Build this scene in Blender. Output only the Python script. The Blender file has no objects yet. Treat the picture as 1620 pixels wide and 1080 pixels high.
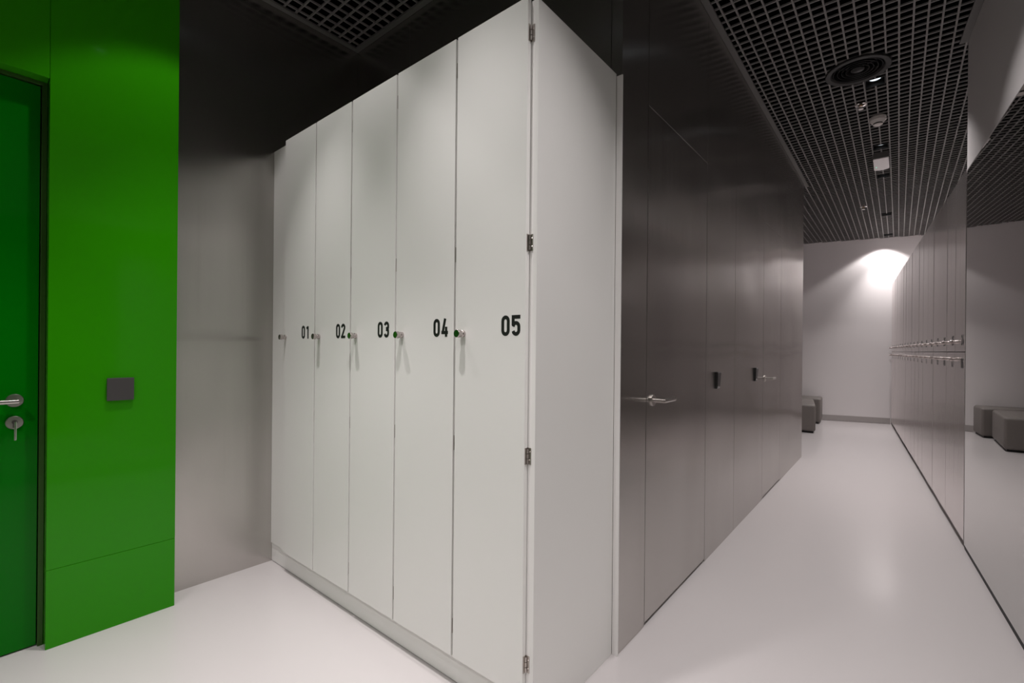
import bpy, bmesh, math, random
from mathutils import Vector, Matrix
random.seed(7)
SC = bpy.context.scene
COL = SC.collection

# ------------------------------------------------------------------ camera
FPX = 740.0
TH = math.atan((1421.5 - 810) / FPX)          # the steel corridor runs along +Y, TH to the right of the view axis
ROLL = 0.009
fw = Vector((-math.sin(TH), math.cos(TH), 0)); rt = Vector((math.cos(TH), math.sin(TH), 0)); up = Vector((0, 0, 1))
r_ = rt * math.cos(ROLL) + up * math.sin(ROLL)
u_ = -rt * math.sin(ROLL) + up * math.cos(ROLL)
cam_d = bpy.data.cameras.new('camera')
cam = bpy.data.objects.new('camera', cam_d); COL.objects.link(cam)
cam.matrix_world = Matrix(((r_.x, u_.x, -fw.x, 0), (r_.y, u_.y, -fw.y, 0), (r_.z, u_.z, -fw.z, 1.25), (0, 0, 0, 1)))
cam_d.sensor_fit = 'HORIZONTAL'; cam_d.sensor_width = 36; cam_d.lens = FPX / 1620 * 36
cam_d.shift_y = 11.5 / 1620
cam_d.clip_start = 0.02
SC.camera = cam

# ------------------------------------------------------------------ world, exposure, lamps
w = bpy.data.worlds.new('world'); SC.world = w; w.use_nodes = True
w.node_tree.nodes['Background'].inputs[0].default_value = (0.9, 0.95, 1, 1)
w.node_tree.nodes['Background'].inputs[1].default_value = 0.0
vs = SC.view_settings
vs.view_transform = 'Standard'; vs.look = 'None'; vs.gamma = 1; vs.use_curve_mapping = False
vs.exposure = 0.0
ZC = 3.24                                      # height of the grid ceiling
ROW = -0.147                                   # x of the downlight row along the corridor
#        x, y, watts of the wide beam, cone degrees, watts and degrees of the narrow beam
LAMPS = [(ROW, 10.16, 34, 112, 110, 72), (ROW, 8.65, 24, 104, 140, 92), (ROW, 6.72, 24, 104, 90, 92), (ROW, 5.76, 24, 104, 85, 92), (ROW, 4.355, 16, 98, 85, 92),
         (ROW, 2.85, 10, 92, 72, 88), (ROW, 1.12, 8, 88, 130, 88), (ROW, -0.30, 24, 104, 60, 92),
         (-2.12, 0.70, 24, 88, 125, 58), (-1.15, 0.66, 14, 104, 130, 70), (-2.05, -1.2, 26, 112, 5, 92), (-0.95, -1.2, 66, 112, 80, 92)]  # last pair is added behind the camera to even the light on the lockers
LAMP_COLOR = (1.0, 0.95, 0.94)
for i, (x, y, p, c, pn, cn) in enumerate(LAMPS):
    for (pw, cone, bl) in ((p, c, 0.25), (pn, cn, 1.0)):
        L = bpy.data.lights.new('downlight_lamp', 'SPOT'); L.energy = pw; L.color = LAMP_COLOR
        L.spot_size = math.radians(cone); L.spot_blend = bl; L.shadow_soft_size = 0.03
        o = bpy.data.objects.new('downlight_lamp', L); COL.objects.link(o); o.location = (x, y, ZC - 0.005)

# ------------------------------------------------------------------ materials
def lin(r, g, b):
    f = lambda c: (c / 255 / 12.92) if c <= 10 else ((c / 255 + 0.055) / 1.055) ** 2.4
    return (f(r), f(g), f(b), 1)
def mat(name, col, rough=0.5, metal=0.0, coat=0.0, spec=0.5, emit=None, es=0.0):
    m = bpy.data.materials.new(name); m.use_nodes = True
    b = m.node_tree.nodes['Principled BSDF']
    b.inputs['Base Color'].default_value = col if len(col) == 4 else (*col, 1)
    b.inputs['Roughness'].default_value = rough; b.inputs['Metallic'].default_value = metal
    b.inputs['Coat Weight'].default_value = coat; b.inputs['Coat Roughness'].default_value = 0.03
    b.inputs['Specular IOR Level'].default_value = spec
    if emit: b.inputs['Emission Color'].default_value = (*emit, 1); b.inputs['Emission Strength'].default_value = es
    return m
def noise_into(m, scale, lo, hi, sock='Roughness', stretch=(1, 1, 1), detail=3, bump=None):
    nt = m.node_tree; b = nt.nodes['Principled BSDF']
    tc = nt.nodes.new('ShaderNodeTexCoord'); mp = nt.nodes.new('ShaderNodeMapping'); mp.inputs['Scale'].default_value = stretch
    nz = nt.nodes.new('ShaderNodeTexNoise'); nz.inputs['Scale'].default_value = scale; nz.inputs['Detail'].default_value = detail
    nt.links.new(tc.outputs['Object'], mp.inputs[0]); nt.links.new(mp.outputs[0], nz.inputs[0])
    if sock:
        mr = nt.nodes.new('ShaderNodeMapRange'); mr.inputs[3].default_value = lo; mr.inputs[4].default_value = hi
        nt.links.new(nz.outputs[0], mr.inputs[0]); nt.links.new(mr.outputs[0], b.inputs[sock])
    if bump:
        bp = nt.nodes.new('ShaderNodeBump'); bp.inputs['Strength'].default_value = bump[0]; bp.inputs['Distance'].default_value = bump[1]
        nt.links.new(nz.outputs[0], bp.inputs['Height'])
        prev = b.inputs['Normal'].links
        if prev: nt.links.new(prev[0].from_socket, bp.inputs['Normal'])
        nt.links.new(bp.outputs[0], b.inputs['Normal'])
def color_noise(m, scale, c1, c2, stretch=(1, 1, 1), detail=4):
    nt = m.node_tree; b = nt.nodes['Principled BSDF']
    tc = nt.nodes.new('ShaderNodeTexCoord'); mp = nt.nodes.new('ShaderNodeMapping'); mp.inputs['Scale'].default_value = stretch
    nz = nt.nodes.new('ShaderNodeTexNoise'); nz.inputs['Scale'].default_value = scale; nz.inputs['Detail'].default_value = detail
    mx = nt.nodes.new('ShaderNodeMix'); mx.data_type = 'RGBA'
    mx.inputs[6].default_value = (*c1, 1); mx.inputs[7].default_value = (*c2, 1)
    nt.links.new(tc.outputs['Object'], mp.inputs[0]); nt.links.new(mp.outputs[0], nz.inputs[0])
    nt.links.new(nz.outputs[0], mx.inputs[0]); nt.links.new(mx.outputs[2], b.inputs['Base Color'])

M = {}
M['white'] = mat('white_laminate', (0.83, 0.82, 0.80), 0.38)
M['white_edge'] = mat('white_edge_band', (0.80, 0.785, 0.77), 0.45)
M['paint'] = mat('white_wall_paint', (0.80, 0.765, 0.765), 0.75)
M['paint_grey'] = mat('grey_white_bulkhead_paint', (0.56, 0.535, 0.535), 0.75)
M['floor'] = mat('pale_epoxy_floor', (0.70, 0.665, 0.665), 0.3, coat=0.35)
M['floor'].node_tree.nodes['Principled BSDF'].inputs['Coat Roughness'].default_value = 0.12
color_noise(M['floor'], 1.1, (0.585, 0.55, 0.55), (0.565, 0.535, 0.535))
def brushed(m, aniso):
    """vertical brushing: reflections blur sideways"""
    nt = m.node_tree; b = nt.nodes['Principled BSDF']
    tn = nt.nodes.new('ShaderNodeTangent'); tn.direction_type = 'RADIAL'; tn.axis = 'Z'
    nt.links.new(tn.outputs[0], b.inputs['Tangent']); b.inputs['Anisotropic'].default_value = aniso
M['steel'] = mat('brushed_steel', (0.56, 0.535, 0.515), 0.2, 1.0); brushed(M['steel'], 0.9)
color_noise(M['steel'], 1.0, (0.50, 0.478, 0.455), (0.60, 0.58, 0.56), (5, 5, 1.1), 5)
noise_into(M['steel'], 1.0, 0.20, 0.28, 'Roughness', (60, 60, 0.8), 4)
noise_into(M['steel'], 1.0, 0, 0, None, (0.9, 0.9, 1.4), 1, (0.7, 0.035))
M['locker_steel'] = mat('satin_grey_locker', (0.88, 0.835, 0.83), 0.2, 0.95); brushed(M['locker_steel'], 0.9)
noise_into(M['locker_steel'], 1.0, 0.20, 0.30, 'Roughness', (60, 60, 0.8), 4)
M['chrome'] = mat('polished_steel', (0.72, 0.69, 0.67), 0.12, 1.0)
M['knob'] = mat('turned_steel_knob', (0.50, 0.455, 0.44), 0.22, 1.0)
M['satin'] = mat('satin_steel', (0.46, 0.43, 0.41), 0.28, 1.0)
M['lock'] = mat('dark_lock_cylinder', (0.16, 0.145, 0.14), 0.35, 1.0)
M['hinge'] = mat('nickel_hinge', (0.5, 0.46, 0.43), 0.3, 1.0)
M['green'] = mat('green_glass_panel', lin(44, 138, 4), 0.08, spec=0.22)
M['green_door'] = mat('green_glass_door', lin(4, 106, 8), 0.08, spec=0.15)  # same glass as the panel, with the recess shade put into the green
M['frame'] = mat('dark_olive_frame', lin(46, 84, 20), 0.4, 0.3)
M['black'] = mat('matt_black', (0.006, 0.006, 0.006), 0.6)
M['plenum'] = mat('plenum_black', (0.003, 0.003, 0.003), 0.95, spec=0.0)
M['ink'] = mat('black_vinyl', (0.008, 0.008, 0.008), 0.5)
M['anthracite'] = mat('anthracite_plastic', (0.05, 0.047, 0.047), 0.4)
M['device'] = mat('black_gloss_plastic', (0.012, 0.012, 0.012), 0.25)
M['grid'] = mat('grey_grid_paint', (0.215, 0.205, 0.20), 0.55)
M['trim'] = mat('grey_trim_paint', (0.13, 0.125, 0.12), 0.5)
M['diffuser'] = mat('black_diffuser_paint', (0.028, 0.027, 0.027), 0.45, spec=0.2)
M['diffuser_core'] = mat('black_diffuser_core', (0.004, 0.004, 0.004), 0.4, spec=0.2)
M['mirror'] = mat('grey_mirror', (0.57, 0.57, 0.56), 0.005, 1.0)
M['leather'] = mat('taupe_leather', (0.16, 0.143, 0.132), 0.5)
noise_into(M['leather'], 40, 0.45, 0.6, 'Roughness', (1, 1, 1), 4, (0.06, 0.002))
M['plastic'] = mat('ivory_plastic', (0.62, 0.58, 0.56), 0.4)
M['cover'] = mat('white_gloss_cover', (0.75, 0.71, 0.72), 0.12, coat=0.5)
M['lens'] = mat('lamp_lens', (0.6, 0.65, 0.7), 0.1, emit=(0.85, 0.92, 1.0), es=1.2)
M['led'] = mat('green_led', (0.1, 0.5, 0.3), 0.3, emit=(0.3, 1.0, 0.7), es=1.0)
M['brass'] = mat('old_brass', (0.35, 0.22, 0.12), 0.35, 1.0)
M['plinth'] = mat('grey_skirting', (0.40, 0.37, 0.36), 0.45)

# ------------------------------------------------------------------ mesh helpers
def box(bm, x0, x1, y0, y1, z0, z1, bev=0.0):
    vs_ = [bm.verts.new((x, y, z)) for x in (x0, x1) for y in (y0, y1) for z in (z0, z1)]
    a = vs_
    fs = [(0, 1, 3, 2), (4, 6, 7, 5), (0, 4, 5, 1), (2, 3, 7, 6), (0, 2, 6, 4), (1, 5, 7, 3)]
    F = [bm.faces.new([a[i] for i in f]) for f in fs]
    if bev:
        es = list({e for f in F for e in f.edges})
        bmesh.ops.bevel(bm, geom=es, offset=bev, segments=2, affect='EDGES', profile=0.5)
def lathe(bm, prof, n=32, axis='Z', c=(0, 0, 0), closed=False):
    c = Vector(c); rings = []
    for (r, h) in prof:
        ring = []
        for k in range(n):
            a = 2 * math.pi * k / n; x, y = r * math.cos(a), r * math.sin(a)
            p = Vector((x, y, h)) if axis == 'Z' else (Vector((h, x, y)) if axis == 'X' else Vector((y, h, x)))
            ring.append(bm.verts.new(p + c))
        rings.append(ring)
    m = len(rings)
    for i in range(m if closed else m - 1):
        A, B = rings[i], rings[(i + 1) % m]
        for k in range(n):
            bm.faces.new((A[k], A[(k + 1) % n], B[(k + 1) % n], B[k]))
    if not closed:
        if prof[0][0] > 1e-6: bm.faces.new(list(reversed(rings[0])))
        if prof[-1][0] > 1e-6: bm.faces.new(rings[-1])
def tube(bm, pts, r, n=14):
    """round bar through pts with mitred corners and flat ends"""
    pts = [Vector(p) for p in pts]; rings = []
    d0 = (pts[1] - pts[0]).normalized(); ref = Vector((0, 0, 1)) if abs(d0.z) < 0.9 else Vector((1, 0, 0))
    for i, p in enumerate(pts):
        if i == 0: nrm = d0
        elif i == len(pts) - 1: nrm = (pts[-1] - pts[-2]).normalized()
        else: nrm = ((pts[i] - pts[i - 1]).normalized() + (pts[i + 1] - pts[i]).normalized()).normalized()
        dr = (pts[i] - pts[i - 1]).normalized() if i else d0
        a = dr.cross(ref).normalized(); b = a.cross(dr)
        ring = []
        for k in range(n):
            q = p + (a * math.cos(2 * math.pi * k / n) + b * math.sin(2 * math.pi * k / n)) * r
            t = (p - q).dot(nrm) / max(1e-6, dr.dot(nrm))
            ring.append(bm.verts.new(q + dr * t))
        rings.append(ring)
    for A, B in zip(rings, rings[1:]):
        for k in range(n): bm.faces.new((A[k], A[(k + 1) % n], B[(k + 1) % n], B[k]))
    bm.faces.new(list(reversed(rings[0]))); bm.faces.new(rings[-1])
def prism(bm, poly, z0, z1):
    lo = [bm.verts.new((x, y, z0)) for x, y in poly]; hi = [bm.verts.new((x, y, z1)) for x, y in poly]
    bm.faces.new(list(reversed(lo))); bm.faces.new(hi); n = len(poly)
    for k in range(n): bm.faces.new((lo[k], lo[(k + 1) % n], hi[(k + 1) % n], hi[k]))
def obj(name, bm, material, parent=None, smooth=None, loc=None, rotz=0.0):
    bmesh.ops.recalc_face_normals(bm, faces=bm.faces)
    me = bpy.data.meshes.new(name); bm.to_mesh(me); bm.free()
    me.materials.append(material)
    o = bpy.data.objects.new(name, me); COL.objects.link(o)
    if smooth is not None:
        for p in me.polygons: p.use_smooth = True
        me.set_sharp_from_angle(angle=math.radians(smooth))
    if parent: o.parent = parent
    if loc: o.location = loc
    if rotz: o.rotation_euler[2] = rotz
    return o
def NB(): return bmesh.new()
def boxobj(name, material, b, parent=None, bev=0.0, **k):
    bm = NB(); box(bm, *b, bev); return obj(name, bm, material, parent, **k)
def tag(o, label, cat, group=None):
    o['label'] = label; o['category'] = cat
    if group: o['group'] = group
    return o
def thing(name, label, cat, loc=(0, 0, 0), rotz=0.0, group=None):
    o = bpy.data.objects.new(name, None); COL.objects.link(o); o.empty_display_size = 0.05
    o.location = loc; o.rotation_euler[2] = rotz
    return tag(o, label, cat, group)
def struct(o): o['kind'] = 'structure'; return o
def copy_tree(o, parent=None):
    c = o.copy(); COL.objects.link(c)
    if parent: c.parent = parent
    for ch in list(o.children): copy_tree(ch, c)
    return c

# ------------------------------------------------------------------ lettering: condensed grotesque numerals
def arc(cx, cy, rx, ry, a0, a1, n):
    return [(cx + rx * math.cos(math.radians(a0 + (a1 - a0) * i / n)), cy + ry * math.sin(math.radians(a0 + (a1 - a0) * i / n))) for i in range(n + 1)]
def digit_strokes(ch, w, h, s, n=6):
    i = s / 2; L, R, B, T = i, w - i, i, h - i; r = (R - L) / 2; cx = w / 2; m = h * 0.53
    if ch == '0': return [(arc(cx, T - r, r, r, 0, 180, n) + arc(cx, B + r, r, r, 180, 360, n), True)]
    if ch == '1': return [([(w * 0.62, B - i), (w * 0.62, T + i * 0.2)], False), ([(w * 0.18, T - h * 0.13), (w * 0.66, T - i * 0.2)], False)]
    if ch == '2': return [(arc(cx, T - r, r, r, 180, -20, n) + [(L + s * 0.1, B)], False), ([(0, B), (w, B)], False)]
    if ch == '3': return [(arc(cx, T - r, r, r, 170, 0, n) + [(R, m + r * .5)] + arc(cx + r * 0.3, m, r * .7, r * .3, 45, 90, 2) + [(cx - r * .2, m)], False),
                          ([(cx - r * .2, m)] + arc(cx + r * 0.3, m, r * .7, r * .3, 270, 315, 2) + [(R, m - r * .6)] + arc(cx, B + r, r, r, 0, -170, n), False)]
    if ch == '4': return [([(w * 0.56, h), (L + s * .15, h * 0.26)], False), ([(0, h * 0.235), (w, h * 0.235)], False), ([(w * 0.72, 0), (w * 0.72, h * 0.55)], False)]
    if ch == '5': return [([(w, T), (L, T), (L, m - s * .1)], False), ([(L, m - s * .45)] + arc(cx, h * .62 - r, r, r, 140, 0, n) + arc(cx, B + r, r, r, 0, -170, n), False)]
    if ch == '6': return [(arc(cx, T - r, r, r, 15, 180, n) + arc(cx, B + r, r, r, 180, 360, n) + arc(cx, h * .6 - r, r, r, 0, 170, n), False)]
    if ch == '7': return [([(0, T), (R, T), (w * 0.38, 0)], False)]
    if ch == '8': return [(arc(cx, T - r, r * .92, r, -40, 220, n) + arc(cx, B + r, r, r, 140, 400, n), True), ([(L + s * .3, m), (R - s * .3, m)], False)]
    if ch == '9': return [(arc(cx, B + r, r, r, 195, 360, n) + arc(cx, T - r, r, r, 0, 180, n) + arc(cx, h * .4 + r, r, r, 180, 350, n), False)]
def ribbon(bm, pts, s, closed, place, d):
    P = [Vector((x, y)) for x, y in pts]
    Q = [P[0]]
    for p in P[1:]:
        if (p - Q[-1]).length > 1e-5: Q.append(p)
    P = Q; n = len(P); Ls, Rs = [], []
    for i in range(n):
        a = P[i - 1] if (i or closed) else None; b = P[(i + 1) % n] if (i < n - 1 or closed) else None
        d1 = (P[i] - a).normalized() if a is not None else None; d2 = (b - P[i]).normalized() if b is not None else None
        if d1 is None: d1 = d2
        if d2 is None: d2 = d1
        n1 = Vector((-d1.y, d1.x)); n2 = Vector((-d2.y, d2.x)); mm = (n1 + n2)
        mm = n1 if mm.length < 1e-4 else mm.normalized(); k = min(1.8, 1 / max(0.3, mm.dot(n1)))
        Ls.append(P[i] + mm * s / 2 * k); Rs.append(P[i] - mm * s / 2 * k)
    V = []
    for l, r in zip(Ls, Rs):
        V.append([bm.verts.new(place(l.x, l.y, d)), bm.verts.new(place(r.x, r.y, d)), bm.verts.new(place(r.x, r.y, 0)), bm.verts.new(place(l.x, l.y, 0))])
    for i in range(n if closed else n - 1):
        A, B = V[i], V[(i + 1) % n]
        for k in range(4): bm.faces.new((A[k], A[(k + 1) % 4], B[(k + 1) % 4], B[k]))
    if not closed: bm.faces.new(V[0]); bm.faces.new(list(reversed(V[-1])))
def number_mesh(text, place, w=0.0365, h=0.0685, s=0.0124, gap=0.0085, d=0.0005, n=7):
    bm = NB(); x = 0
    for ch in text:
        for k, (pts, cl) in enumerate(digit_strokes(ch, w, h, s, n)):
            ribbon(bm, [(px + x, py) for px, py in pts], s, cl, place, d + 0.00004 * k)
        x += w + gap
    return bm

# ------------------------------------------------------------------ plan of the place
XS = -0.878           # face of the steel corridor wall (faces +X)
XB = -2.82            # face of the steel wall at the left end of the numbered lockers
XG = -2.68            # face of the green glass panel
YN = 1.755            # face of the steel wall behind the numbered lockers
YE = 6.47             # far end of the steel corridor wall
ZT = 3.254            # walls run up into the plenum
YR = -2.9             # rear wall, behind the camera
WA = math.atan(0.067) # the mirror / locker wall is turned a little against the steel wall
WO = (0.606, 0.0, 0.0)
def wallx(y): return 0.606 - 0.067 * y
def fary(x): return 10.49 + 0.258 * x

# floor and plenum
struct(boxobj('floor', M['floor'], (-3.4, 1.6, YR - 0.2, 11.1, -0.1, 0.0)))
struct(boxobj('ceiling_slab', M['plenum'], (-3.4, 1.6, YR - 0.2, 11.1, 3.5, 3.6)))

# grid ceiling: 10 mm blades on a 67 x 70 mm raster, cut at the walls
DIFF = (-0.237, 4.085)   # air diffuser
HOLES = [(x, y, 0.064) for x, y, p, c, pn, cn in LAMPS]
bm = NB()
BT, BH = 0.0095, 0.010
def cuts(spans, along, fixed):
    """take the downlight and diffuser openings out of a blade"""
    hs = []
    for hx, hy, hr in HOLES:
        c, f = (hy, hx) if along == 'Y' else (hx, hy)
        if abs(f - fixed) < hr: hs.append((c - hr, c + hr))
    c, f = (DIFF[1], DIFF[0]) if along == 'Y' else (DIFF[0], DIFF[1])
    if abs(f - fixed) < 0.165:
        q = math.sqrt(0.165 ** 2 - (f - fixed) ** 2); hs.append((c - q, c + q))
    out = spans
    for a, b in hs:
        new = []
        for s0, s1 in out:
            if b <= s0 or a >= s1: new.append((s0, s1)); continue
            if a > s0: new.append((s0, a))
            if b < s1: new.append((b, s1))
        out = new
    return [(a, b) for a, b in out if b - a > 0.012]
k = -45
while True:
    x = -0.011 + 0.067 * k; k += 1
    if x > 1.0: break
    if x < -3.1: continue
    end = fary(x) - 0.004; spans = []
    if x < XS: 
        if x > XB + .01: spans.append((YR, YN - 0.004))
        spans.append((YE + 0.004, end))
    elif x < wallx(4.14) - 0.006: spans.append((YR, end))
    else:
        yc = (0.606 - 0.008 - x) / 0.067
        if yc > YR + .1: spans.append((YR, yc))
        spans.append((4.155, end))
    for a, b in cuts(spans, 'Y', x): box(bm, x - BT / 2, x + BT / 2, a, b, ZC, ZC + BH)
k = -95
while True:
    y = 3.701 + 0.07 * k; k += 1
    if y > 10.6: break
    if y < YR: continue
    x1 = 1.0 if y > 4.155 else wallx(y) - 0.008
    if YN - .004 < y < YE + .004: x0 = XS + 0.004
    elif y >= YE: x0 = -3.1
    else: x0 = XB + 0.004
    if fary(x0) - .004 < y: x0 = (y - 10.49) / 0.258 + .004
    if x1 - x0 < .02: continue
    for a, b in cuts([(x0, x1)], 'X', y): box(bm, a, b, y - BT / 2, y + BT / 2, ZC + 0.0005, ZC + BH)
ceiling = struct(obj('ceiling', bm, M['grid']))

# perimeter trims of the grid
struct(boxobj('trim_1', M['trim'], (XS + 0.001, XS + 0.036, YN - 0.036, YE + 0.13, ZC - 0.012, ZC - 0.0008)))
struct(boxobj('trim_2', M['trim'], (XB + 0.036, XS + 0.0005, YN - 0.036, YN - 0.001, ZC - 0.012, ZC - 0.0008)))
struct(boxobj('trim_3', M['trim'], (XB + 0.001, XB + 0.036, 0.72, YN - 0.001, ZC - 0.012, ZC - 0.0008)))
struct(boxobj('trim_4', M['trim'], (-0.042, -0.001, YR, 4.145, ZC - 0.012, ZC - 0.0008), loc=WO, rotz=WA))

# steel corridor wall, panels with 3 mm joints; flush steel doors
g = 0.0022; TK = 0.05
bm = NB()
def panel(y0, y1, z0, z1): box(bm, XS - TK, XS, y0 + g, y1 - g, z0, z1, 0.0008)
panel(YN + .0005 - g, 2.018, 0, ZT); panel(2.018, 2.867, 2.357, ZT); panel(2.867, 3.497, 0, ZT)
panel(3.497, 4.38, 0, ZT); panel(4.38, 5.135, 2.345, ZT); panel(5.135, YE, 0, ZT)
box(bm, XS - TK - 0.06, XS - TK - 0.01, YN + 0.06, YE - .01, 0, ZT)
struct(obj('wall_corridor', bm, M['steel']))
def lever(door, y, z):
    """round rose, round neck square to the door and a mitred round lever along +Y"""
    bm = NB(); lathe(bm, [(0.0265, 0), (0.0265, 0.006), (0.025, 0.008), (0.012, 0.0085)], 32, 'X', (XS + 0.0003, y, z))
    obj('rose', bm, M['satin'], door, 35)
    bm = NB(); tube(bm, [(XS + 0.006, y, z), (XS + 0.058, y, z), (XS + 0.058, y + 0.125, z)], 0.0095, 18)
    obj('lever', bm, M['satin'], door, 35)
for n, (y0, y1, z1, hy) in {'door_2': (2.018, 2.867, 2.357, 2.085), 'door_3': (4.38, 5.135, 2.345, 4.44)}.items():
    d = struct(boxobj(n, M['steel'], (XS - 0.045, XS, y0 + 0.003, y1 - 0.003, 0.016, z1 - 0.003), bev=0.0008))
    lever(d, hy, 1.018)
# closing walls of the room enclosed behind the steel wall
bm = NB(); box(bm, XB + .001, XS - TK - .002, YN, YN + .05, 0, ZT); 
struct(obj('wall_locker_niche', bm, M['steel']))
struct(boxobj('wall_partition_end', M['paint'], (-3.25, XS - TK - .001, YE - .005, YE + .045, 0, ZT)))
# joints in the steel above the numbered lockers: narrow groove strip
struct(boxobj('trim_5', M['trim'], (-2.2605, -2.2595, YN - 0.0006, YN - 0.0001, 2.4, ZC)))

# left wall: steel beside the lockers, proud green glass panel, recessed glass door
struct(boxobj('wall_left', M['steel'], (XB - .1, XB, 0.60, YN, 0, ZT)))
struct(boxobj('wall_far_left', M['paint'], (-3.35, -3.25, YE, 10.0, 0, ZT)))
bm = NB()
box(bm, XB, XG, 0.265, 0.708, 0.3245, ZT, 0.0012)
box(bm, XB, XG, 0.265, 0.708, 0.0, 0.3235, 0.0012)
box(bm, XB, XG, YR, 0.264, 2.338, ZT, 0.0012)
box(bm, XB, XG, YR, -0.69, 0.0, 2.3365, 0.0012)
struct(obj('wall_green', bm, M['green']))
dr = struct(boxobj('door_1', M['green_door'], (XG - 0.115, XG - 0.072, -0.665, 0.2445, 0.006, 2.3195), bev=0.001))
bm = NB()
for (a, b, c, d) in ((0.2475, 0.264, 0, 2.337), (-0.689, -0.668, 0, 2.337), (-0.668, 0.2475, 2.3225, 2.337)):
    box(bm, XG - 0.115, XG - 0.06, a, b, c, d, 0.001)
obj('door_frame', bm, M['frame'], dr)
XD = XG - 0.072
hz, hy = 1.023, 0.178
bm = NB(); lathe(bm, [(0.0265, 0), (0.0265, 0.006), (0.0245, 0.0085), (0.012, 0.009)], 36, 'X', (XD, hy, hz)); obj('rose', bm, M['satin'], dr, 35)
bm = NB(); tube(bm, [(XD + .006, hy, hz), (XD + .055, hy, hz - .001), (XD + .055, hy - .125, hz - .001)], 0.0095, 18); obj('lever', bm, M['satin'], dr, 35)
lz = hz - 0.089
bm = NB(); lathe(bm, [(0.0265, 0), (0.0265, 0.006), (0.0245, 0.0085), (0.009, 0.009)], 36, 'X', (XD, hy, lz)); obj('lock_escutcheon', bm, M['satin'], dr, 35)
bm = NB(); tube(bm, [(XD + .008, hy, lz + .003), (XD + .0135, hy, lz + .003)], 0.0085, 18); box(bm, XD + .008, XD + .0125, hy - .005, hy + .005, lz - .02, lz)
obj('lock_cylinder', bm, M['lock'], dr, 35)
t = thing('key', 'small steel key left in the lock of the green door', 'key', (XD + .0125, hy, lz))
bm = NB(); box(bm, 0.0012, .03, -.001, .001, -.004, .004); obj('blade', bm, M['chrome'], t)
bm = NB(); box(bm, .03, .033, -.0035, .0035, -.066, .008, .0012); obj('bow', bm, M['chrome'], t)

# light switch on the green glass
t = thing('light_switch', 'square anthracite light switch on the bright green glass panel', 'switch', (XG, 0.497, 1.055))
boxobj('back_plate', M['anthracite'], (0.0, 0.006, -.046, .046, -.049, .049), t, 0.001)
boxobj('rocker', M['anthracite'], (0.006, 0.0115, -.0475, .0475, -.05, .05), t, 0.0018)
boxobj('mark', M['black'], (0.0115, 0.0118, .030, .041, -.0475, -.046), t)

# rear wall and right wall
struct(boxobj('wall_rear', M['paint'], (-3.0, 1.2, YR - .1, YR, 0, ZT)))
bm = NB()
box(bm, 0.012, 0.2, YR, 4.14, 0.0, 2.41); box(bm, 0.0, 0.2, YR, 4.145, 2.412, ZT)
struct(obj('wall_right', bm, M['paint_grey'], loc=WO, rotz=WA))
bm = NB(); box(bm, 0.60, 0.7, 4.1, 10.75, 0, ZT); struct(obj('wall_behind_lockers', bm, M['paint'], loc=WO, rotz=WA))
tag(boxobj('wall_mirror', M['mirror'], (0.002, 0.0115, YR + .01, 4.1515, 0.028, 2.409), loc=WO, rotz=WA),
    'large grey wall mirror reaching from floor to above head height, beside the grey locker bank', 'mirror')
struct(boxobj('trim_6', M['black'], (0.004, 0.0118, YR + .01, 4.1515, 0.0, 0.026), loc=WO, rotz=WA))
# far wall (skewed) and its skirting
FA = math.atan(0.258)
struct(boxobj('wall_back', M['paint'], (-3.5, 1.4, 0, 0.1, 0, ZT), loc=(0, 10.49, 0), rotz=FA))
struct(boxobj('baseboard_back', M['plinth'], (-3.2, -0.11, -0.011, -0.0005, 0.010, 0.104), loc=(0, 10.49, 0), rotz=FA, bev=0.001))

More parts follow.
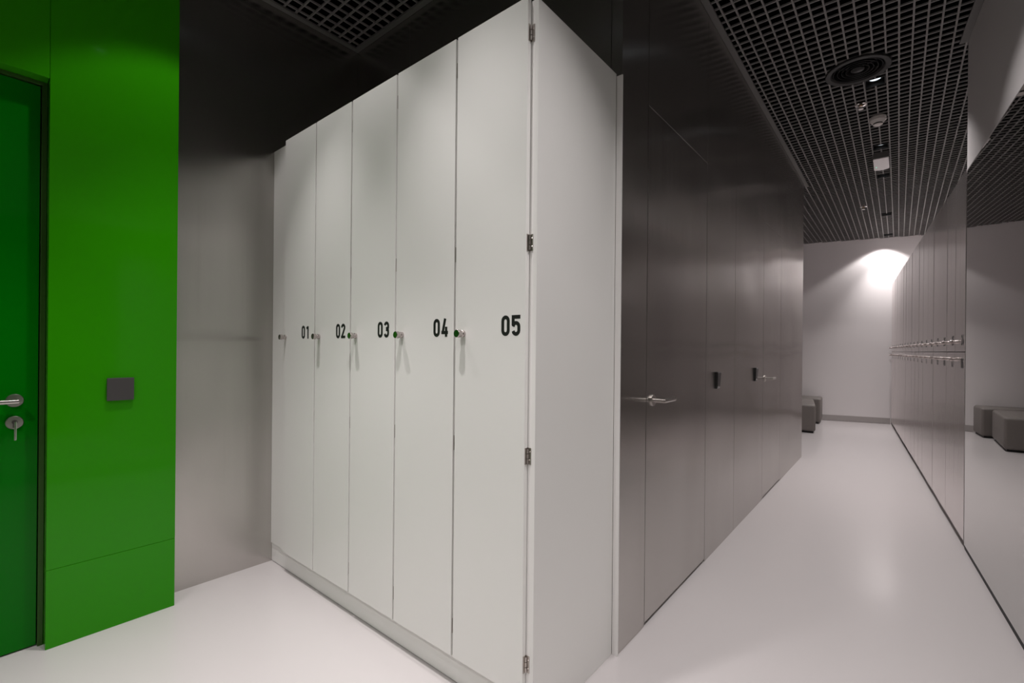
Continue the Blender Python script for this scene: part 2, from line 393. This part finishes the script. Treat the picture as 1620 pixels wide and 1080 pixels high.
# ------------------------------------------------------------------ numbered white lockers
DY0, DY1 = 1.19, 1.208           # door front and back
CY = 1.2092                       # carcass front
DZ0, DZ1 = 0.118, 2.388
edges = [-2.619, -2.283, -1.954, -1.6145, -1.2585, -0.929]
looks = ['leftmost of five', 'second from the left', 'middle one of the five', 'second from the right', 'next to the end panel']
for i in range(5):
    x0, x1 = edges[i], edges[i + 1]; num = '0%d' % (i + 1)
    cx = (x0 + x1) / 2
    t = thing('locker', 'tall white locker with black number %s on its door, %s' % (num, looks[i]), 'locker', (cx, YN - .25, 0.1205), 0, 'numbered white lockers')
    ox, oy, oz = cx, YN - .25, 0.1205
    bm = NB(); a0, a1 = x0 + .0005, x1 - .0005; th = .016
    if i == 4: a1 = -0.9285
    box(bm, a0 - ox, a0 + th - ox, CY - oy, YN - .004 - oy, 0, 2.378 - oz); box(bm, a1 - th - ox, a1 - ox, CY - oy, YN - .004 - oy, 0, 2.378 - oz)
    box(bm, a0 + th - ox, a1 - th - ox, CY - oy, YN - .004 - oy, 0, th); box(bm, a0 + th - ox, a1 - th - ox, CY - oy, YN - .004 - oy, 2.378 - th - oz, 2.378 - oz)
    box(bm, a0 + th - ox, a1 - th - ox, YN - .012 - oy, YN - .004 - oy, th, 2.378 - th - oz)
    obj('carcass', bm, M['white_edge'], t)
    gl = 0.0 if i == 0 else 0.005; gr = 0.0 if i == 4 else 0.005
    dx0, dx1 = x0 + gl, x1 - gr
    d = boxobj('door', M['white'], (dx0 - ox, dx1 - ox, DY0 - oy, DY1 - oy, DZ0 - oz, DZ1 - oz), t, 0.0009)
    # knob: turned in polished steel, near the left edge
    kx = x0 + 0.046 if i else x0 + .02
    bm = NB(); lathe(bm, [(0.0125, 0), (0.0125, -.009), (0.0105, -.011), (0.0105, -.017), (0.0135, -.0195), (0.0142, -.0205), (0.0142, -.0335), (0.0132, -.0345)], 28, 'Y', (kx - ox, DY0 - oy, 1.3025 - oz))
    obj('knob', bm, M['knob'], d, 35)
    # number, right edge of the text 20 mm short of the hinge side
    nx = (-1.03, -1.374, -1.737, -2.077, -2.4175)[4 - i] if False else (-2.4175, -2.0775, -1.738, -1.3745, -1.0305)[i]
    bm = number_mesh(num, lambda x, y, dd: (nx - ox + x, DY0 - oy - dd, 1.2925 - oz + y))
    obj('number', bm, M['ink'], d)
    for hzz in (2.275, 1.595, 0.902, 0.227):
        bm = NB(); h = .027
        if i == 4:
            box(bm, dx1 - ox, dx1 + .0018 - ox, DY0 + .004 - oy, DY1 - oy, hzz - h - oz, hzz + h - oz)
            box(bm, dx1 + .001 - ox, dx1 + .0145 - ox, CY - .0022 - oy, CY - .0002 - oy, hzz - h - oz, hzz + h - oz)
            for q in (-.62, 0, .62):
                lathe(bm, [(.0036, -h * .27), (.0036, h * .27)], 12, 'Z', (dx1 + .004 - ox, DY1 - .0045 - oy, hzz + q * h - oz))
            for q in (-.5, .5):
                lathe(bm, [(.0026, 0), (.0018, -.0012)], 10, 'Y', (dx1 + .0105 - ox, CY - .0022 - oy, hzz + q * h - oz))
        else:
            box(bm, dx1 - ox, dx1 + .0015 - ox, DY0 + .005 - oy, DY1 - oy, hzz - h - oz, hzz + h - oz)
            for q in (-.62, 0, .62):
                lathe(bm, [(.0028, -h * .27), (.0028, h * .27)], 10, 'Z', (dx1 + .0032 - ox, DY1 - .005 - oy, hzz + q * h - oz))
        obj('hinge', bm, M['hinge'], d)
tag(boxobj('end_panel', M['white'], (-0.928, -0.900, CY, 1.7475, 0.0, 2.381), bev=0.0009), 'wide white end panel closing the right side of the numbered lockers', 'panel')
tag(boxobj('filler_strip', M['white_edge'], (-0.8995, -0.8735, 1.7485, 1.7545, 0.0, 2.372), bev=0.0005), 'thin white filler strip between the end panel and the steel corridor wall', 'filler')
l1 = bpy.data.objects['locker']
boxobj('filler_panel', M['white'], (XB + .001 - l1.location.x, -2.6195 - l1.location.x, 1.2155 - l1.location.y, 1.234 - l1.location.y, 0.109 - .1205, 2.386 - .1205), l1, 0.0008)
tag(boxobj('toe_kick', M['white'], (XB + .001, -0.9285, 1.2215, 1.24, 0.004, 0.1075), bev=0.0005), 'long low white plinth under the numbered lockers', 'plinth')
boxobj('toe_kick_seal', M['plinth'], (-2.62, -0.9285, 1.226, 1.238, 0.0, 0.0038), bpy.data.objects['toe_kick'])

# ------------------------------------------------------------------ grey two-tier locker bank
P = 0.348 * 1.00224
T0 = 4.1535 * 1.00224
ZS = 1.2555; ZB = 0.045; ZL = 2.43
def bank_pos(t, z=0): 
    return (0.606 - math.sin(WA) * t, math.cos(WA) * t, z)
def make_bank(z0, z1, kz, nz, num, label):
    """local frame: y along the wall (away), x into the wall, origin at the near bottom corner of the front"""
    t = thing('grey_locker', label, 'locker', bank_pos(T0, z0), WA, None)
    H = z1 - z0
    bm = NB(); box(bm, 0.0195, 0.5, .0006, P - .0006, 0.0006, H - .0006); obj('carcass', bm, M['locker_steel'], t)
    d = boxobj('door', M['locker_steel'], (0.0, 0.018, .0032, P - .0032, .0022, H - .0022), t, 0.0007)
    bm = NB(); lathe(bm, [(0.0125, 0), (0.0125, -.009), (0.0105, -.011), (0.0105, -.017), (0.0135, -.0195), (0.0142, -.0205), (0.0142, -.0335), (0.0132, -.0345)], 16, 'X', (0, P - .046, kz - z0))
    obj('knob', bm, M['knob'], d, 35)
    return t, d
def add_number(d, num, nz, z0):
    bm = number_mesh(num, lambda x, y, dd: (-dd, .125 - x, nz - z0 + y), n=5)
    return obj('number', bm, M['ink'], d)
up0, upd = make_bank(ZS + .0015, ZL, 1.325, 1.300, None, '')
lo0, lod = make_bank(ZB, ZS - .0015, 1.205, 1.147, None, '')
ordw = ['first', 'second', 'third', 'fourth', 'fifth', 'sixth', 'seventh', 'eighth', 'ninth']
for tier, root, z0, nz, base in (('upper', up0, ZS + .0015, 1.301, 24), ('lower', lo0, ZB, 1.147, 6)):
    fresh = [copy_tree(root) for _ in range(17)]
    for k, r in enumerate([root] + fresh):
        r.location = bank_pos(T0 + P * k, z0)
        if k < 9: where = ('nearest the mirror' if k == 0 else '%s column counted from the mirror' % ordw[k])
        else: where = ('at the far wall' if k == 17 else '%s column counted from the far wall' % ordw[17 - k])
        r['label'] = '%s grey metal locker, %s' % (tier, where)
        r['group'] = '%s row of grey lockers' % tier
        dd = [c for c in r.children if c.name.startswith('door')][0]
        dd.rotation_euler[2] = random.uniform(-.006, .006)
        add_number(dd, '%02d' % (base + k), nz, z0)
struct(boxobj('trim_7', M['black'], (0.035, 0.49, T0, T0 + 18 * P, 0.0, ZB - .0005), loc=WO, rotz=WA))
struct(boxobj('trim_8', M['locker_steel'], (0.002, 0.49, T0 + 18 * P + .001, T0 + 18 * P + .035, 0.0, ZL), loc=WO, rotz=WA))

# ------------------------------------------------------------------ small dark devices on the steel wall
for y, lab in ((3.078, 'small black wall device with a chrome dot on the steel wall, nearer one'), (4.09, 'small black wall device on the steel wall beside the far lever handle')):
    t = thing('wall_device', lab, 'device', (XS, y, 1.012), 0, 'devices on the steel wall')
    bm = NB()
    ring = lambda z, x1, w: [bm.verts.new(p) for p in ((0.0005, -w, z), (x1, -w, z), (x1, w, z), (0.0005, w, z))]
    R = [ring(0, .010, .026), ring(.012, .014, .028), ring(.1, .019, .035), ring(.104, .016, .034)]
    for A, B in zip(R, R[1:]):
        for k in range(4): bm.faces.new((A[k], A[(k + 1) % 4], B[(k + 1) % 4], B[k]))
    bm.faces.new(R[0]); bm.faces.new(list(reversed(R[-1])))
    bmesh.ops.bevel(bm, geom=bm.edges[:], offset=.0012, segments=2, affect='EDGES')
    obj('housing', bm, M['device'], t)
    bm = NB(); lathe(bm, [(.0055, .0), (.0055, .004), (.004, .0055)], 16, 'X', (.0142, -.012, .016)); obj('button', bm, M['chrome'], t, 35)

# ------------------------------------------------------------------ ceiling fittings
dl_labels = ['square black recessed downlight closest to the far wall, above its bright patch', 'square black recessed downlight near the farther sprinkler',
             'square black recessed downlight just behind the hanging white emergency light', 'square black recessed downlight just in front of the hanging white emergency light',
             'square black recessed downlight tucked against the round air diffuser']
proto = None
for i, (x, y, p, c, pn, cn) in enumerate(LAMPS):
    lab = dl_labels[i] if i < 5 else 'square black recessed downlight outside the view, on the camera side of the air diffuser'  # the rear pair under this label is added for its light
    if proto is None:
        t = thing('downlight', lab, 'ceiling light', (x, y, ZC), 0, 'recessed downlights')
        bm = NB(); q, v = .062, .056
        for (a, b, e, f) in ((-q, -v, -q, q), (v, q, -q, q), (-v, v, -q, -v), (-v, v, v, q)): box(bm, a, b, e, f, -.003, .085)
        box(bm, -v, v, -v, v, .08, .085)
        obj('housing', bm, M['black'], t)
        bm = NB(); lathe(bm, [(.036, .022), (.052, .030), (.052, .036), (.036, .036)], 32, closed=True); obj('reflector_ring', bm, M['black'], t, 35)
        bm = NB(); lathe(bm, [(.0, .026), (.034, .026), (.034, .034), (.0, .034)], 28); obj('lens', bm, M['lens'], t, 35)
        proto = t
    else:
        t = copy_tree(proto); t.location = (x, y, ZC); t['label'] = lab

t = thing('air_diffuser', 'large round black air diffuser with concentric rings in the grid ceiling', 'air diffuser', (DIFF[0], DIFF[1], ZC))
bm = NB(); lathe(bm, [(.190, -.010), (.186, -.014), (.158, -.012), (.150, -.004), (.150, .05), (.156, .05), (.165, -.001), (.190, -.001)], 56, closed=True); obj('rim', bm, M['diffuser'], t, 35)
for r in (.128, .103, .078, .053):
    bm = NB(); lathe(bm, [(r + .016, -.006), (r - .004, .028), (r - .007, .027), (r + .012, -.007)], 48, closed=True); obj('ring', bm, M['diffuser_core'], t, 35)
bm = NB(); lathe(bm, [(.0, -.010), (.030, -.006), (.040, -.002), (.022, .03), (.0, .03)], 36); obj('core', bm, M['diffuser_core'], t, 35)
bm = NB(); lathe(bm, [(.0, .052), (.149, .052), (.149, .056), (.0, .056)], 40); obj('duct_plate', bm, M['black'], t)

for (x, y, lab) in ((-0.247, 4.68, 'small silver sprinkler head between the air diffuser and the smoke detector'), (-0.385, 8.0, 'small silver sprinkler head far down the corridor ceiling')):
    t = thing('sprinkler', lab, 'sprinkler', (x, y, ZC), 0, 'ceiling sprinklers')
    bm = NB(); lathe(bm, [(.040, -.001), (.040, -.004), (.024, -.007), (.020, -.004), (.020, -.001)], 32, closed=True); obj('escutcheon', bm, M['chrome'], t, 35)
    bm = NB(); lathe(bm, [(.0, .03), (.011, .03), (.011, -.012), (.0, -.012)], 16)
    for s in (-1, 1): tube(bm, [(s * .009, 0, -.010), (s * .012, 0, -.022), (s * .003, 0, -.036)], .0022, 8)
    obj('body', bm, M['brass'], t, 35)
    bm = NB(); lathe(bm, [(.0, -.036), (.016, -.037), (.018, -.040), (.0, -.041)], 24); obj('deflector', bm, M['chrome'], t, 35)

t = thing('smoke_detector', 'round ivory smoke detector on the grid ceiling', 'smoke detector', (-0.148, 5.02, ZC))
bm = NB(); lathe(bm, [(.0, -.0005), (.056, -.0005), (.059, -.004), (.059, -.018), (.057, -.022), (.0, -.022)], 40); obj('base', bm, M['plastic'], t, 35)
bm = NB(); lathe(bm, [(.0, -.0222), (.058, -.0222), (.057, -.031), (.038, -.052), (.0, -.052)], 40); obj('cover', bm, M['plastic'], t, 35)
bm = NB(); lathe(bm, [(.0, -.0522), (.033, -.0522), (.032, -.061), (.0, -.061)], 32); obj('vent_band', bm, M['black'], t, 35)
bm = NB(); lathe(bm, [(.0, -.0612), (.034, -.0612), (.033, -.065), (.026, -.069), (.0, -.069)], 32); obj('cap', bm, M['plastic'], t, 35)

t = thing('emergency_light', 'white glossy emergency light unit mounted under the grid ceiling between two downlights', 'emergency light', (-0.150, 5.93, ZC))
pl = [(-.062, 0), (.062, 0), (.064, .34)] + [(.064 * math.cos(math.radians(a)), .34 + .05 * math.sin(math.radians(a))) for a in range(15, 180, 15)] + [(-.064, .34)]
bm = NB(); prism(bm, pl, -.050, -.001); obj('shaded_body', bm, M['trim'], t, 40)  # grey sides: shade on the white unit put into the colour
bm = NB(); prism(bm, [(x * 1.0, .003 + y) for x, y in pl], -.060, -.0505)
bmesh.ops.bevel(bm, geom=bm.edges[:], offset=.0035, segments=3, affect='EDGES')
obj('cover', bm, M['cover'], t, 40)
bm = NB(); lathe(bm, [(.005, 0), (.005, -.003), (.003, -.004)], 14, 'Z', (-.042, .26, -.0602)); obj('indicator', bm, M['led'], t, 35)

# ------------------------------------------------------------------ upholstered seats at the far wall
def seat(name, poly, h, label, dome=0.012):
    cx = sum(p[0] for p in poly) / len(poly); cy = sum(p[1] for p in poly) / len(poly)
    t = thing(name, label, 'ottoman', (cx, cy, 0), 0, 'taupe ottomans')
    loc = [(x - cx, y - cy) for x, y in poly]
    bm = NB(); prism(bm, [(x * .94, y * .94) for x, y in loc], 0.0, .025); obj('base', bm, M['black'], t)
    bm = NB(); prism(bm, loc, .025, h)
    bmesh.ops.bevel(bm, geom=bm.edges[:], offset=.035, segments=5, affect='EDGES', profile=0.5)
    top = [f for f in bm.faces if f.normal.z > .99]
    r = bmesh.ops.poke(bm, faces=[max(top, key=lambda f: f.calc_area())])
    for v in r['verts']: v.co.z += dome
    obj('cushion', bm, M['leather'], t, 40)
seat('ottoman', [(-.965, 8.44), (-1.115, 9.50), (-1.75, 9.50), (-1.95, 8.95), (-1.80, 8.40)], .435, 'taupe leather ottoman, nearer one, with one slanted side')
seat('ottoman', [(-1.03, 9.60), (-1.055, 10.12), (-1.9, 9.93), (-2.0, 9.60)], .44, 'taupe leather ottoman standing against the far white wall', .02)
